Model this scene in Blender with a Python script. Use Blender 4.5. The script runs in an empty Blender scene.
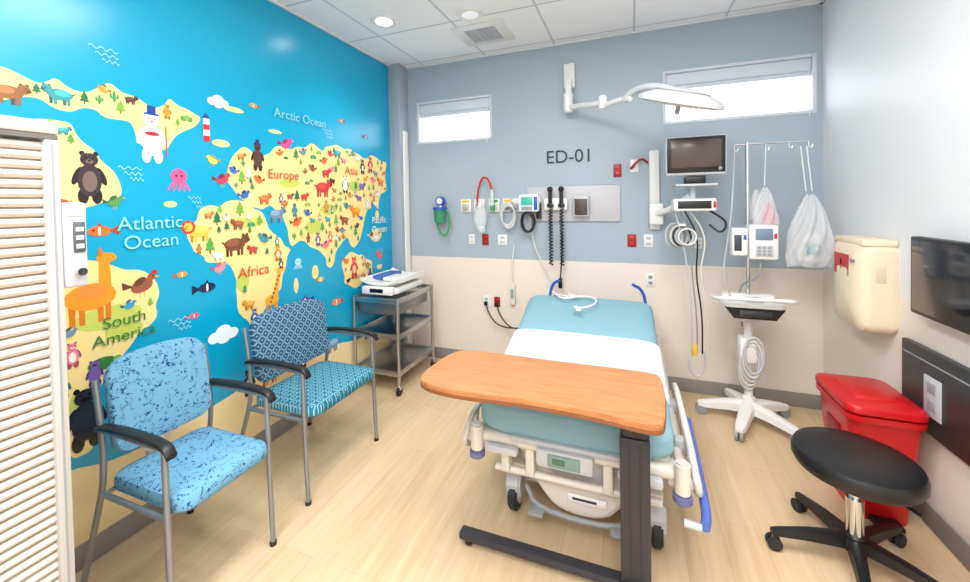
import bpy, bmesh, math, random
from mathutils import Vector, Matrix
random.seed(7)
S=bpy.context.scene
S.view_settings.view_transform='Standard'
try: S.view_settings.look='None'
except Exception: pass
H=2.74; XL=-2.10; XR=1.205; YB=3.25; YF=-1.7

# ---------------------------------------------------------------- materials
def lin(c):
    return tuple(((v/255)/12.92 if v/255<=.04045 else ((v/255+.055)/1.055)**2.4) for v in c)
MC={}
def mat(name,rgb,rough=.5,metal=0,spec=.5,noise=0,nscale=30,bump=0,emit=0,alpha=1,trans=0,coat=0):
    if name in MC: return MC[name]
    m=bpy.data.materials.new(name); m.use_nodes=True; n=m.node_tree; b=n.nodes["Principled BSDF"]
    c=lin(rgb); b.inputs["Base Color"].default_value=(*c,1)
    b.inputs["Roughness"].default_value=rough; b.inputs["Metallic"].default_value=metal
    b.inputs["Specular IOR Level"].default_value=spec
    if coat: b.inputs["Coat Weight"].default_value=coat
    if emit:
        b.inputs["Emission Color"].default_value=(*c,1); b.inputs["Emission Strength"].default_value=emit
    if alpha<1: b.inputs["Alpha"].default_value=alpha
    if trans: b.inputs["Transmission Weight"].default_value=trans
    if noise or bump:
        tc=n.nodes.new("ShaderNodeTexCoord"); t=n.nodes.new("ShaderNodeTexNoise"); t.inputs["Scale"].default_value=nscale
        n.links.new(tc.outputs["Object"],t.inputs["Vector"])
        if noise:
            mx=n.nodes.new("ShaderNodeMix"); mx.data_type='RGBA'
            mx.inputs[6].default_value=(*[max(0,v*(1-noise)) for v in c],1); mx.inputs[7].default_value=(*[min(1,v*(1+noise)) for v in c],1)
            n.links.new(t.outputs["Fac"],mx.inputs[0]); n.links.new(mx.outputs[2],b.inputs["Base Color"])
        if bump:
            bp=n.nodes.new("ShaderNodeBump"); bp.inputs["Strength"].default_value=bump; bp.inputs["Distance"].default_value=.01
            n.links.new(t.outputs["Fac"],bp.inputs["Height"]); n.links.new(bp.outputs["Normal"],b.inputs["Normal"])
    MC[name]=m; return m
class NT:
    def __init__(s,name,rough=.5,spec=.5):
        s.m=bpy.data.materials.new(name); s.m.use_nodes=True; s.n=s.m.node_tree; s.b=s.n.nodes["Principled BSDF"]
        s.b.inputs["Roughness"].default_value=rough; s.b.inputs["Specular IOR Level"].default_value=spec
    def node(s,t,**k):
        x=s.n.nodes.new(t)
        for a,v in k.items(): setattr(x,a,v)
        return x
    def link(s,a,b): s.n.links.new(a,b)
    def math(s,op,a,b=None):
        x=s.node("ShaderNodeMath",operation=op)
        for i,v in enumerate((a,b)):
            if v is None: continue
            if isinstance(v,(int,float)): x.inputs[i].default_value=v
            else: s.link(v,x.inputs[i])
        return x.outputs[0]
    def mix(s,f,a,b):
        x=s.node("ShaderNodeMix",data_type='RGBA')
        for i,v in ((0,f),(6,a),(7,b)):
            if isinstance(v,tuple): x.inputs[i].default_value=(*v,1)
            elif isinstance(v,(int,float)): x.inputs[i].default_value=v
            else: s.link(v,x.inputs[i])
        return x.outputs[2]

def mat_floor():
    k=NT("floor_oak_vinyl",.3,.5)
    tc=k.node("ShaderNodeTexCoord"); mp=k.node("ShaderNodeMapping"); mp.inputs["Rotation"].default_value=(0,0,math.radians(90))
    k.link(tc.outputs["Object"],mp.inputs[0])
    br=k.node("ShaderNodeTexBrick"); br.offset=.37; br.inputs["Scale"].default_value=1; br.inputs["Mortar Size"].default_value=.0014
    br.inputs["Brick Width"].default_value=1.2; br.inputs["Row Height"].default_value=.16; br.inputs["Bias"].default_value=0
    br.inputs["Color1"].default_value=(*lin((214,185,148)),1); br.inputs["Color2"].default_value=(*lin((200,169,130)),1); br.inputs["Mortar"].default_value=(*lin((184,152,114)),1)
    k.link(mp.outputs[0],br.inputs[0])
    m2=k.node("ShaderNodeMapping"); m2.inputs["Scale"].default_value=(22,1.6,1); k.link(tc.outputs["Object"],m2.inputs[0])
    ns=k.node("ShaderNodeTexNoise"); ns.inputs["Scale"].default_value=1.5; ns.inputs["Detail"].default_value=6; k.link(m2.outputs[0],ns.inputs[0])
    r=k.node("ShaderNodeMapRange"); r.inputs[1].default_value=.3; r.inputs[2].default_value=.7; r.inputs[3].default_value=.0; r.inputs[4].default_value=.6; k.link(ns.outputs["Fac"],r.inputs[0])
    c=k.mix(r.outputs[0],br.outputs["Color"],lin((224,200,168)))
    k.link(c,k.b.inputs["Base Color"]); return k.m
def mat_wood():
    k=NT("honey_wood_laminate",.3,.5)
    tc=k.node("ShaderNodeTexCoord"); m2=k.node("ShaderNodeMapping"); m2.inputs["Scale"].default_value=(6,60,10); k.link(tc.outputs["Object"],m2.inputs[0])
    ns=k.node("ShaderNodeTexNoise"); ns.inputs["Scale"].default_value=1.3; ns.inputs["Detail"].default_value=8; ns.inputs["Roughness"].default_value=.6; ns.inputs["Distortion"].default_value=.3; k.link(m2.outputs[0],ns.inputs[0])
    r=k.node("ShaderNodeMapRange"); r.inputs[1].default_value=.3; r.inputs[2].default_value=.7; k.link(ns.outputs["Fac"],r.inputs[0])
    k.link(k.mix(r.outputs[0],lin((160,102,60)),lin((192,132,84))),k.b.inputs["Base Color"]); return k.m
def mat_twotone(name,up,lo,zs=.952,rough=.45):
    k=NT(name,rough,.4)
    g=k.node("ShaderNodeNewGeometry"); sp=k.node("ShaderNodeSeparateXYZ"); k.link(g.outputs["Position"],sp.inputs[0])
    f=k.math('GREATER_THAN',sp.outputs[2],zs)
    k.link(k.mix(f,lin(lo),lin(up)),k.b.inputs["Base Color"]); return k.m
def mat_ceiling():
    k=NT("ceiling_tiles",.8,.2)
    tc=k.node("ShaderNodeTexCoord"); mp=k.node("ShaderNodeMapping"); mp.inputs["Location"].default_value=(.13,.06,0); k.link(tc.outputs["Object"],mp.inputs[0])
    br=k.node("ShaderNodeTexBrick"); br.offset=0; br.inputs["Scale"].default_value=1; br.inputs["Mortar Size"].default_value=.008; br.inputs["Mortar Smooth"].default_value=0
    br.inputs["Brick Width"].default_value=.61; br.inputs["Row Height"].default_value=.61
    br.inputs["Color1"].default_value=(*lin((244,246,249)),1); br.inputs["Color2"].default_value=(*lin((241,244,248)),1); br.inputs["Mortar"].default_value=(*lin((202,208,217)),1)
    k.link(mp.outputs[0],br.inputs[0]); k.link(br.outputs["Color"],k.b.inputs["Base Color"]); return k.m
def mat_squiggle(name,base,line,scale=14,w=.018):
    k=NT(name,.8,.2); tc=k.node("ShaderNodeTexCoord")
    ns=k.node("ShaderNodeTexNoise"); ns.inputs["Scale"].default_value=scale; ns.inputs["Detail"].default_value=1; ns.inputs["Distortion"].default_value=1.5
    k.link(tc.outputs["Object"],ns.inputs[0])
    a=k.math('ABSOLUTE',k.math('SUBTRACT',ns.outputs["Fac"],.5)); f=k.math('LESS_THAN',a,w)
    n2=k.node("ShaderNodeTexNoise"); n2.inputs["Scale"].default_value=scale*1.4; k.link(tc.outputs["Object"],n2.inputs[0])
    g=k.math('GREATER_THAN',n2.outputs["Fac"],.48); f=k.math('MULTIPLY',f,g)
    k.link(k.mix(f,lin(base),lin(line)),k.b.inputs["Base Color"]); return k.m
def mat_rings(name,base,line,scale=16,rad=.40,wd=.045,dot=0):
    k=NT(name,.8,.2); tc=k.node("ShaderNodeTexCoord")
    sp=k.node("ShaderNodeSeparateXYZ"); k.link(tc.outputs["Object"],sp.inputs[0])
    A=k.math('MULTIPLY',sp.outputs[0],scale); B=k.math('MULTIPLY',sp.outputs[1],scale)
    def ring(ox,oy,rr,ww):
        fx=k.math('SUBTRACT',k.math('FRACT',k.math('ADD',A,ox+50)),.5); fy=k.math('SUBTRACT',k.math('FRACT',k.math('ADD',B,oy+50)),.5)
        d=k.math('SQRT',k.math('ADD',k.math('MULTIPLY',fx,fx),k.math('MULTIPLY',fy,fy)))
        return k.math('LESS_THAN',k.math('ABSOLUTE',k.math('SUBTRACT',d,rr)),ww)
    f=k.math('MAXIMUM',ring(0,0,rad,wd),ring(.5,.5,rad,wd))
    if dot: f=k.math('MAXIMUM',f,k.math('MAXIMUM',ring(0,0,.0,dot),ring(.5,.5,.0,dot)))
    k.link(k.mix(f,lin(base),lin(line)),k.b.inputs["Base Color"]); return k.m
M_steel=mat("brushed_steel",(190,192,196),.28,1)
M_chrome=mat("chrome",(215,218,222),.12,1)
M_gframe=mat("grey_powder_frame",(146,149,156),.35,.6)
M_black=mat("black_plastic",(22,22,24),.4)
M_dark=mat("dark_rubber",(38,38,42),.6)
M_white=mat("white_plastic",(230,230,229),.35)
M_offw=mat("offwhite_plastic",(216,212,204),.4)
M_cream=mat("cream_plastic",(232,216,190),.38)
M_grey=mat("grey_plastic",(146,150,156),.45)
M_lgrey=mat("light_grey_plastic",(188,192,197),.4)
M_red=mat("red_plastic",(194,18,26),.3)
M_dred=mat("dark_red_plate",(150,22,28),.4)
M_blue=mat("blue_plastic",(40,90,190),.35)
M_lblue=mat("periwinkle_bumper",(84,110,190),.4)
M_green=mat("green_plastic",(40,150,80),.4)
M_yel=mat("yellow_plastic",(235,190,60),.4)
M_sheet=mat("light_blue_bed_sheet",(134,174,188),.85,0,.2,.04,9,.3)
M_paper=mat("white_linen",(224,228,233),.85,0,.2,.02,8,.25)
M_screen=mat("dark_screen",(14,18,26),.12)
M_clear=mat("clear_bag",(248,250,252),.12,alpha=.32)
M_pink=mat("pink_bag",(240,150,180),.3,alpha=.6)
M_vinyl=mat("black_vinyl",(22,22,25),.38)
M_char=mat("charcoal_metal",(58,58,66),.4,.3)

# ---------------------------------------------------------------- geometry helpers
COL=bpy.context.collection
def root(name,loc=(0,0,0),rz=0):
    e=bpy.data.objects.new(name,None); e.location=loc; e.rotation_euler=(0,0,rz); e.empty_display_size=.1; COL.objects.link(e); return e
def fin(bm,name,m,parent,smooth=True,loc=(0,0,0),rot=(0,0,0),sharp=True):
    bmesh.ops.recalc_face_normals(bm,faces=bm.faces[:])
    me=bpy.data.meshes.new(name); bm.to_mesh(me); bm.free()
    if m: me.materials.append(m)
    if smooth:
        me.polygons.foreach_set("use_smooth",[True]*len(me.polygons))
        if sharp:
            try: me.set_sharp_from_angle(angle=math.radians(38))
            except Exception: pass
    o=bpy.data.objects.new(name,me); o.location=loc; o.rotation_euler=rot; COL.objects.link(o)
    if parent: o.parent=parent
    return o
def box(parent,name,c,s,m,bev=.004,rot=(0,0,0),seg=2):
    bm=bmesh.new(); bmesh.ops.create_cube(bm,size=1); bmesh.ops.scale(bm,vec=s,verts=bm.verts)
    if bev: bmesh.ops.bevel(bm,geom=bm.edges[:]+bm.verts[:],offset=min(bev,min(s)*.49),segments=seg,profile=.5,affect='EDGES')
    return fin(bm,name,m,parent,True,c,rot)
def bx(parent,name,x0,x1,y0,y1,z0,z1,m,bev=.004,seg=2):
    return box(parent,name,((x0+x1)/2,(y0+y1)/2,(z0+z1)/2),(abs(x1-x0),abs(y1-y0),abs(z1-z0)),m,bev,(0,0,0),seg)
def cyl(parent,name,a,b,r,m,r2=None,seg=20,bev=0):
    a=Vector(a);b=Vector(b);d=b-a
    bm=bmesh.new(); bmesh.ops.create_cone(bm,cap_ends=True,segments=seg,radius1=r,radius2=r if r2 is None else r2,depth=d.length)
    if bev: 
        es=[e for e in bm.edges if abs(e.verts[0].co.z-e.verts[1].co.z)<1e-5]
        bmesh.ops.bevel(bm,geom=es,offset=bev,segments=2,affect='EDGES')
    q=d.to_track_quat('Z','Y'); bmesh.ops.rotate(bm,matrix=q.to_matrix(),verts=bm.verts)
    return fin(bm,name,m,parent,True,tuple((a+b)/2))
def sph(parent,name,c,s,m,seg=18):
    bm=bmesh.new(); bmesh.ops.create_uvsphere(bm,u_segments=seg,v_segments=seg//2+2,radius=1); bmesh.ops.scale(bm,vec=s if isinstance(s,tuple) else (s,s,s),verts=bm.verts)
    return fin(bm,name,m,parent,True,c)
def chaikin(p,n=2,closed=False):
    p=[Vector(q) for q in p]
    for _ in range(n):
        o=[] if closed else [p[0]]
        for i in range(len(p) if closed else len(p)-1):
            a=p[i];b=p[(i+1)%len(p)]; o+= [a*.75+b*.25,a*.25+b*.75]
        if not closed: o.append(p[-1])
        p=o
    return p
def tube(parent,name,pts,r,m,sm=2,closed=False,seg=10):
    P=chaikin(pts,sm,closed) if sm else [Vector(q) for q in pts]
    bm=bmesh.new(); rings=[]; n=len(P); up=None
    for i,p in enumerate(P):
        if closed: t=P[(i+1)%n]-P[i-1]
        else: t=P[min(i+1,n-1)]-P[max(i-1,0)]
        t.normalize()
        if up is None:
            up=Vector((0,0,1)) if abs(t.z)<.9 else Vector((1,0,0))
        up=(up-t*up.dot(t)).normalized(); s=t.cross(up)
        rings.append([bm.verts.new(p+(up*math.cos(a)+s*math.sin(a))*r) for a in [2*math.pi*j/seg for j in range(seg)]])
    for i in range(n if closed else n-1):
        A=rings[i];B=rings[(i+1)%n]
        for j in range(seg): bm.faces.new((A[j],A[(j+1)%seg],B[(j+1)%seg],B[j]))
    if not closed: bm.faces.new(rings[0]); bm.faces.new(rings[-1][::-1])
    return fin(bm,name,m,parent)
def lathe(parent,name,prof,m,c=(0,0,0),seg=32,rot=(0,0,0)):
    bm=bmesh.new(); R=[]
    for r,z in prof:
        R.append([bm.verts.new((r*math.cos(2*math.pi*j/seg),r*math.sin(2*math.pi*j/seg),z)) for j in range(seg)])
    for i in range(len(R)-1):
        for j in range(seg): bm.faces.new((R[i][j],R[i][(j+1)%seg],R[i+1][(j+1)%seg],R[i+1][j]))
    bm.faces.new(R[0][::-1]); bm.faces.new(R[-1])
    return fin(bm,name,m,parent,True,c,rot)
def prism(parent,name,pts,t,m,bev=.003,loc=(0,0,0),rot=(0,0,0)):
    bm=bmesh.new(); vs=[bm.verts.new((p[0],p[1],0)) for p in pts]; f=bm.faces.new(vs)
    r=bmesh.ops.extrude_face_region(bm,geom=[f]); bmesh.ops.translate(bm,vec=(0,0,t),verts=[v for v in r['geom'] if isinstance(v,bmesh.types.BMVert)])
    bmesh.ops.recalc_face_normals(bm,faces=bm.faces[:])
    if bev:
        es=[e for e in bm.edges if abs(e.verts[0].co.z-e.verts[1].co.z)<1e-6]
        bmesh.ops.bevel(bm,geom=es,offset=bev,segments=2,affect='EDGES')
    return fin(bm,name,m,parent,True,loc,rot)
def rrect(w,h,r,n=6,cx=0,cy=0):
    o=[]
    for k,(sx,sy) in enumerate(((1,1),(-1,1),(-1,-1),(1,-1))):
        for i in range(n+1):
            a=math.pi/2*k+math.pi/2*i/n
            o.append((cx+sx*(w/2-r)+r*math.cos(a),cy+sy*(h/2-r)+r*math.sin(a)))
    return o
def cushion(parent,name,c,s,m,rot=(0,0,0),puff=.25,rc=.06,crown=0,dish=0):
    w,d,t=s; out=[]
    base=rrect(w,d,rc,6)
    for i in range(len(base)):
        a=base[i];b=base[(i+1)%len(base)]; L=math.dist(a,b); k=max(1,int(L/.05))
        for j in range(k): out.append((a[0]+(b[0]-a[0])*j/k,a[1]+(b[1]-a[1])*j/k))
    bm=bmesh.new()
    layers=[(.965,-.5),(1,-.32),(1,.2),(.97,.42),(.85,.5+puff*.3),(.5,.5+puff*.8),(.15,.5+puff)]
    R=[[bm.verts.new((x*k,y*k+(crown*(1-(2*x/w)**2) if y>0 else 0)*k,z*t+dish*(2*x*k/w)**2)) for x,y in out] for k,z in layers]; n=len(out)
    for i in range(len(R)-1):
        for j in range(n): bm.faces.new((R[i][j],R[i][(j+1)%n],R[i+1][(j+1)%n],R[i+1][j]))
    bm.faces.new(R[0][::-1]); bm.faces.new(R[-1])
    return fin(bm,name,m,parent,True,c,rot)
def text(parent,name,s,size,loc,rot,m,ext=.001,align='CENTER',sx=1):
    t=bpy.data.curves.new(name,'FONT'); t.body=s; t.size=size; t.extrude=ext; t.align_x=align; t.align_y='CENTER'; t.materials.append(m); t.space_line=1.0
    o=bpy.data.objects.new(name,t); o.location=loc; o.rotation_euler=rot; o.scale=(sx,1,1); COL.objects.link(o)
    if parent: o.parent=parent
    return o
R90=math.radians(90)
RB=(R90,0,0); RLW=(R90,0,R90); RRW=(R90,0,-R90)

# ---------------------------------------------------------------- room shell
M_back=mat_twotone("back_wall_paint",(164,177,189),(230,220,208))
M_right=mat_twotone("right_wall_paint",(224,227,231),(232,224,212))
M_base=mat("baseboard_vinyl",(142,139,136),.5)
def wall_holes(name,x0,x1,z0,z1,y0,y1,holes,m):
    xs=sorted({x0,x1,*[h[0] for h in holes],*[h[1] for h in holes]}); zs=sorted({z0,z1,*[h[2] for h in holes],*[h[3] for h in holes]})
    bm=bmesh.new()
    def hole(i,j):
        if i<0 or j<0 or i>=len(xs)-1 or j>=len(zs)-1: return True
        cx=(xs[i]+xs[i+1])/2; cz=(zs[j]+zs[j+1])/2
        return any(h[0]<cx<h[1] and h[2]<cz<h[3] for h in holes)
    def q(*p): bm.faces.new([bm.verts.new(v) for v in p])
    for i in range(len(xs)-1):
        for j in range(len(zs)-1):
            if hole(i,j): continue
            a,b,c,d=xs[i],xs[i+1],zs[j],zs[j+1]
            q((a,y0,c),(b,y0,c),(b,y0,d),(a,y0,d)); q((a,y1,c),(a,y1,d),(b,y1,d),(b,y1,c))
            if hole(i-1,j): q((a,y0,c),(a,y0,d),(a,y1,d),(a,y1,c))
            if hole(i+1,j): q((b,y0,c),(b,y1,c),(b,y1,d),(b,y0,d))
            if hole(i,j-1): q((a,y0,c),(a,y1,c),(b,y1,c),(b,y0,c))
            if hole(i,j+1): q((a,y0,d),(b,y0,d),(b,y1,d),(a,y1,d))
    bmesh.ops.remove_doubles(bm,verts=bm.verts,dist=1e-5)
    return fin(bm,name,m,None,False)
W1=(-1.89,-1.14,2.005,2.40); W2=(.23,1.17,2.01,2.41)
wall_holes("wall_back",XL-.1,XR+.1,0,H,YB,YB+.16,[W1,W2],M_back)
bx(None,"wall_left",XL-.12,XL,YF,YB,0,H,mat("cream_wall_paint",(238,228,214),.5),0)
bx(None,"wall_right",XR,XR+.12,YF,YB,0,H,M_right,0)
bx(None,"wall_front",XL-.1,XR+.1,YF-.12,YF,0,H,mat("front_wall_paint",(232,232,234),.6),0)
bx(None,"floor",XL-.15,XR+.15,YF-.15,YB+.16,-.08,0,mat_floor(),0)
bx(None,"ceiling",XL-.15,XR+.15,YF-.15,YB+.16,H,H+.08,mat_ceiling(),0)
bx(None,"wall_column",XL,-1.985,3.10,YB,0,H,mat("column_paint",(158,170,182),.5),.002)
bx(None,"trim_1",-1.984,-1.974,3.14,3.225,.1,2.13,mat("corner_guard",(240,238,232),.4),.003)
bx(None,"baseboard_back",-1.97,XR-.012,YB-.01,YB,0,.1,M_base,.003)
bx(None,"baseboard_right",XR-.01,XR,YF,YB,0,.1,M_base,.003)
bx(None,"baseboard_left",XL,XL+.01,YF,3.1,0,.1,M_base,.003)
def ceil_trim(n,*a): bx(None,n,*a,mat("ceiling_angle",(222,224,228),.5),0)
ceil_trim("trim_2",XL,XR,YB-.02,YB,H-.012,H-.001); ceil_trim("trim_3",XL,XL+.02,YF,3.1,H-.012,H-.001); ceil_trim("trim_4",XR-.02,XR,YF,YB,H-.012,H-.001)
M_frame=mat("window_frame_white",(204,211,220),.4)
M_shade=mat("roller_shade_white",(208,215,225),.7)
for i,w in enumerate((W1,W2)):
    r=root("window_%d"%(i+1)); x0,x1,z0,z1=w; f=.022
    for nm,a in (("jamb_l",(x0,x0+f,YB-.006,YB+.14,z0,z1)),("jamb_r",(x1-f,x1,YB-.006,YB+.14,z0,z1)),("sill",(x0+f,x1-f,YB-.006,YB+.14,z0,z0+f)),("head",(x0+f,x1-f,YB-.006,YB+.14,z1-f,z1))):
        bx(r,nm,*a,M_frame,.003)
    bx(r,"shade_cassette",x0+f,x1-f,YB+.01,YB+.07,z1-f-.085,z1-f,M_shade,.01)
    bx(r,"shade_bar",x0+f,x1-f,YB+.035,YB+.05,z1-f-.115,z1-f-.085,M_shade,.003)
    tube(r,"shade_cord",[(x1-f-.02,YB+.005,z1-.1),(x1-f-.02,YB-.012,z0-.02)],.003,M_white,0)
    bx(r,"glass",x0+f,x1-f,YB+.12,YB+.126,z0+f,z1-f,mat("window_glass",(245,250,255),.02,alpha=.12),0)

# ---------------------------------------------------------------- ceiling fixtures
M_lamp=mat("lamp_diffuser",(255,248,236),.5,emit=22)
for i,(x,y) in enumerate(((-1.62,2.36),(-1.02,2.50),(.55,.4),(-.9,.2))):
    r=root("recessed_downlight",(x,y,H))
    lathe(r,"trim_ring",[(.055,-.004),(.085,-.010),(.092,-.004),(.092,0),(.055,0)],M_white,seg=32)
    cyl(r,"diffuser",(0,0,-.006),(0,0,-.001),.056,M_lamp if i!=1 else mat("lamp_diffuser_dim",(244,246,250),.5,emit=.25),seg=28)
    if i!=1:
        l=bpy.data.lights.new("downlight_beam",'SPOT'); l.energy=32; l.spot_size=math.radians(115); l.spot_blend=.8; l.shadow_soft_size=.05; l.color=(1,.97,.93)
        o=bpy.data.objects.new("downlight_beam",l); o.location=(0,0,-.02); COL.objects.link(o); o.parent=r
def area(name,loc,sx,sy,W,col=(1,.99,.975)):
    l=bpy.data.lights.new(name,'AREA'); l.shape='RECTANGLE'; l.size=sx; l.size_y=sy; l.energy=W; l.color=col
    o=bpy.data.objects.new(name,l); o.location=loc; COL.objects.link(o); return o
for i,(x,y) in enumerate(((-.75,1.0),(.35,1.0),(-.75,-.8),(.35,-.8))):
    r=root("ceiling_troffer",(x,y,H))
    for nm,a in (("rim_a",(-.3,.3,-.6,-.57,-.02,0)),("rim_b",(-.3,.3,.57,.6,-.02,0)),("rim_c",(-.3,-.27,-.57,.57,-.02,0)),("rim_d",(.27,.3,-.57,.57,-.02,0))):
        bx(r,nm,*a,M_white,.002)
    l=area("panel_light",(0,0,-.012),.52,1.12,(39,33,40,36)[i]); l.parent=r
r=root("ceiling_air_diffuser",(-1.04,2.82,H))
bx(r,"plate",-.20,.20,-.18,.18,-.008,-.001,M_white,.003)
bx(r,"slot",-.12,.12,-.11,.11,-.011,-.008,mat("diffuser_shadow",(180,186,194),.7),0)
for i in range(6): box(r,"louver_%d"%i,(-.10+i*.04,0,-.014),(.006,.21,.014),M_lgrey,.001,(0,.5,0))

# ---------------------------------------------------------------- world map mural (flat graphic on left wall)
mur=bmesh.new(); mats=[];mi={}
def mcol(rgb):
    if rgb not in mi:
        mi[rgb]=len(mats); mats.append(mat("mural_%d_%d_%d"%rgb,rgb,.24,0,.5))
    return mi[rgb]
X0=XL+.003; NP=[0]; OCC=[]
def mp(pts,rgb,l=0):
    NP[0]+=1; x=X0+l*.0006+NP[0]*.0000015
    f=mur.faces.new([mur.verts.new((x,p[0],p[1])) for p in pts]); f.material_index=mcol(rgb)
def el(y,z,ry,rz,rgb,l=3,a=0,n=14):
    ca,sa=math.cos(a),math.sin(a)
    mp([(y+ry*math.cos(t)*ca-rz*math.sin(t)*sa, z+ry*math.cos(t)*sa+rz*math.sin(t)*ca) for t in [2*math.pi*i/n for i in range(n)]],rgb,l)
LAND=[]
SAND=(246,220,146)
def land(pts,rgb=SAND,l=1):
    p=[Vector((a,b,0)) for a,b in pts]; q=[]
    for i in range(len(p)):
        a=p[i];b=p[(i+1)%len(p)]; d=(b-a); q.append(a); nr=Vector((-d.y,d.x,0))
        if d.length>.12: q.append(a+d*.33+nr*random.uniform(-.14,.14)); q.append(a+d*.66+nr*random.uniform(-.14,.14))
        else: q.append(a+d*.5+nr*random.uniform(-.2,.2))
    q=chaikin(q,2,True); mp([(v.x,v.y) for v in q],rgb,l); LAND.append([(v.x,v.y) for v in q])
def inside(y,z,P):
    c=False
    for i in range(len(P)):
        (a,b),(e,f)=P[i-1],P[i]
        if (b>z)!=(f>z) and y<(e-a)*(z-b)/(f-b)+a: c=not c
    return c
mp([(-1.6,.1),(3.10,.1),(3.10,H-.012),(-1.6,H-.012)],(8,160,202),0)
land([(.2,1.98),(.45,2.02),(.71,1.97),(.80,1.93),(.85,1.97),(.94,1.93),(1.02,2.0),(1.11,1.96),(1.18,1.92),(1.25,1.99),(1.33,1.95),(1.40,1.92),(1.32,1.84),(1.23,1.73),(1.14,1.73),(1.09,1.84),(1.02,1.84),(.97,1.87),(.89,1.84),(.80,1.88),(.70,1.84),(.4,1.8),(.1,1.8)])
land([(.6,1.76),(.80,1.80),(.89,1.80),(.96,1.70),(1.02,1.62),(1.05,1.51),(.96,1.47),(.85,1.42),(.6,1.5)])
land([(.8,1.27),(.89,1.25),(.97,1.23),(1.05,1.18),(1.15,1.14),(1.18,1.04),(1.14,.91),(1.06,.84),(.99,.76),(.93,.70),(.90,.58),(.92,.46),(.85,.46),(.8,.8)])
land([(1.56,1.73),(1.63,1.80),(1.68,1.78),(1.73,1.72),(1.81,1.78),(1.90,1.84),(1.97,1.82),(2.14,1.89),(2.25,1.84),(2.33,1.89),(2.55,1.90),(2.7,1.84),(2.81,1.88),(3.05,1.84),(3.04,1.58),(2.95,1.55),(2.9,1.40),(2.82,1.46),(2.72,1.36),(2.66,1.20),(2.56,1.10),(2.5,1.20),(2.38,1.12),(2.30,.98),(2.22,1.1),(2.11,1.16),(2.03,1.22),(1.95,1.18),(1.90,1.35),(1.80,1.46),(1.74,1.43),(1.63,1.48),(1.52,1.60)])
land([(1.32,1.36),(1.41,1.46),(1.48,1.45),(1.57,1.49),(1.74,1.42),(1.83,1.27),(1.95,1.17),(1.90,1.05),(1.86,.92),(1.74,.82),(1.66,.70),(1.59,.82),(1.56,.98),(1.53,1.13),(1.40,1.16),(1.33,1.26)])
land([(2.42,1.02),(2.52,1.08),(2.67,1.04),(2.80,.96),(2.78,.82),(2.62,.78),(2.44,.84)])
land([(2.72,1.2),(2.85,1.24),(2.95,1.18),(2.85,1.12)])
for (y,z,a,b) in ((1.24,1.47,.03,.015),(1.5,1.8,.05,.02),(2.88,1.36,.025,.04),(2.15,.98,.03,.05),(1.98,.92,.02,.05),(2.9,.9,.04,.02),(1.58,2.0,.06,.015),(1.85,1.92,.05,.012)): el(y,z,a,b,SAND,1)
mp([(p.x,p.y) for p in [Vector((-1.6,.1,0))]+chaikin([(-1.6,.38,0),(.5,.40,0),(.80,.44,0),(1.0,.36,0),(1.25,.38,0),(1.5,.40,0),(1.75,.46,0),(2.0,.36,0),(2.3,.42,0),(2.6,.34,0),(3.1,.40,0)],2)+[Vector((3.1,.1,0))]],(246,224,172),1)
for (y,z,a,b) in ((.99,.99,.12,.05),(.92,1.1,.05,.04),(1.04,.92,.07,.04),(.5,1.88,.2,.04),(2.3,1.42,.09,.04),(1.6,1.02,.04,.06),(2.15,1.3,.08,.05),(.88,.66,.03,.06),(2.6,1.6,.12,.04),(1.95,1.6,.08,.03),(1.65,1.36,.1,.03)): el(y,z,a,b,(196,206,96),2)
def darker(c,k=.7): return tuple(int(v*k) for v in c)
def quad(y,z,s,c,d=1,c2=None,mane=None):
    OCC.append((y,z,s*.72)); c2=c2 or darker(c)
    for k,o in enumerate((-.42,-.22,.2,.4)): mp([(y+(o-.07)*s,z-.62*s),(y+(o+.07)*s,z-.62*s),(y+(o+.09)*s,z),(y+(o-.09)*s,z)],c if k%2 else c2,3)
    el(y,z,.6*s,.34*s,c,4); el(y-.1*s*d,z+.1*s,.38*s,.2*s,tuple(min(255,int(v*1.18)+8) for v in c),4)
    if mane:
        el(y+d*.6*s,z+.25*s,.38*s,.38*s,mane,4)
    el(y+d*.6*s,z+.25*s,.25*s,.25*s,c if not mane else (245,190,80),5)
    el(y+d*.48*s,z+.47*s,.07*s,.09*s,c2,4); el(y+d*.72*s,z+.47*s,.07*s,.09*s,c2,4)
    el(y+d*.78*s,z+.18*s,.1*s,.08*s,c2,6); el(y+d*.66*s,z+.3*s,.03*s,.03*s,(20,20,25),7)
    el(y-d*.62*s,z+.1*s,.14*s,.04*s,c2,3,a=-.6*d)
def bird(y,z,s,c,d=1,c2=(240,170,40)):
    OCC.append((y,z,s*.68))
    el(y,z,.5*s,.33*s,c,4,a=.35*d); el(y-.1*d*s,z+.02,.3*s,.16*s,darker(c),5,a=.6*d); el(y+d*.42*s,z+.38*s,.19*s,.19*s,c,5)
    mp([(y+d*.58*s,z+.42*s),(y+d*.8*s,z+.34*s),(y+d*.58*s,z+.3*s)],c2,6); el(y+d*.46*s,z+.42*s,.03*s,.03*s,(15,15,20),7)
    mp([(y-.35*d*s,z),(y-.85*d*s,z+.3*s),(y-.8*d*s,z-.1*s)],darker(c),4)
    for o in (-.1,.1): mp([(y+o*s-.015*s,z-.6*s),(y+o*s+.02*s,z-.6*s),(y+o*s+.02*s,z-.2*s),(y+o*s-.015*s,z-.2*s)],c2,3)
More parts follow.
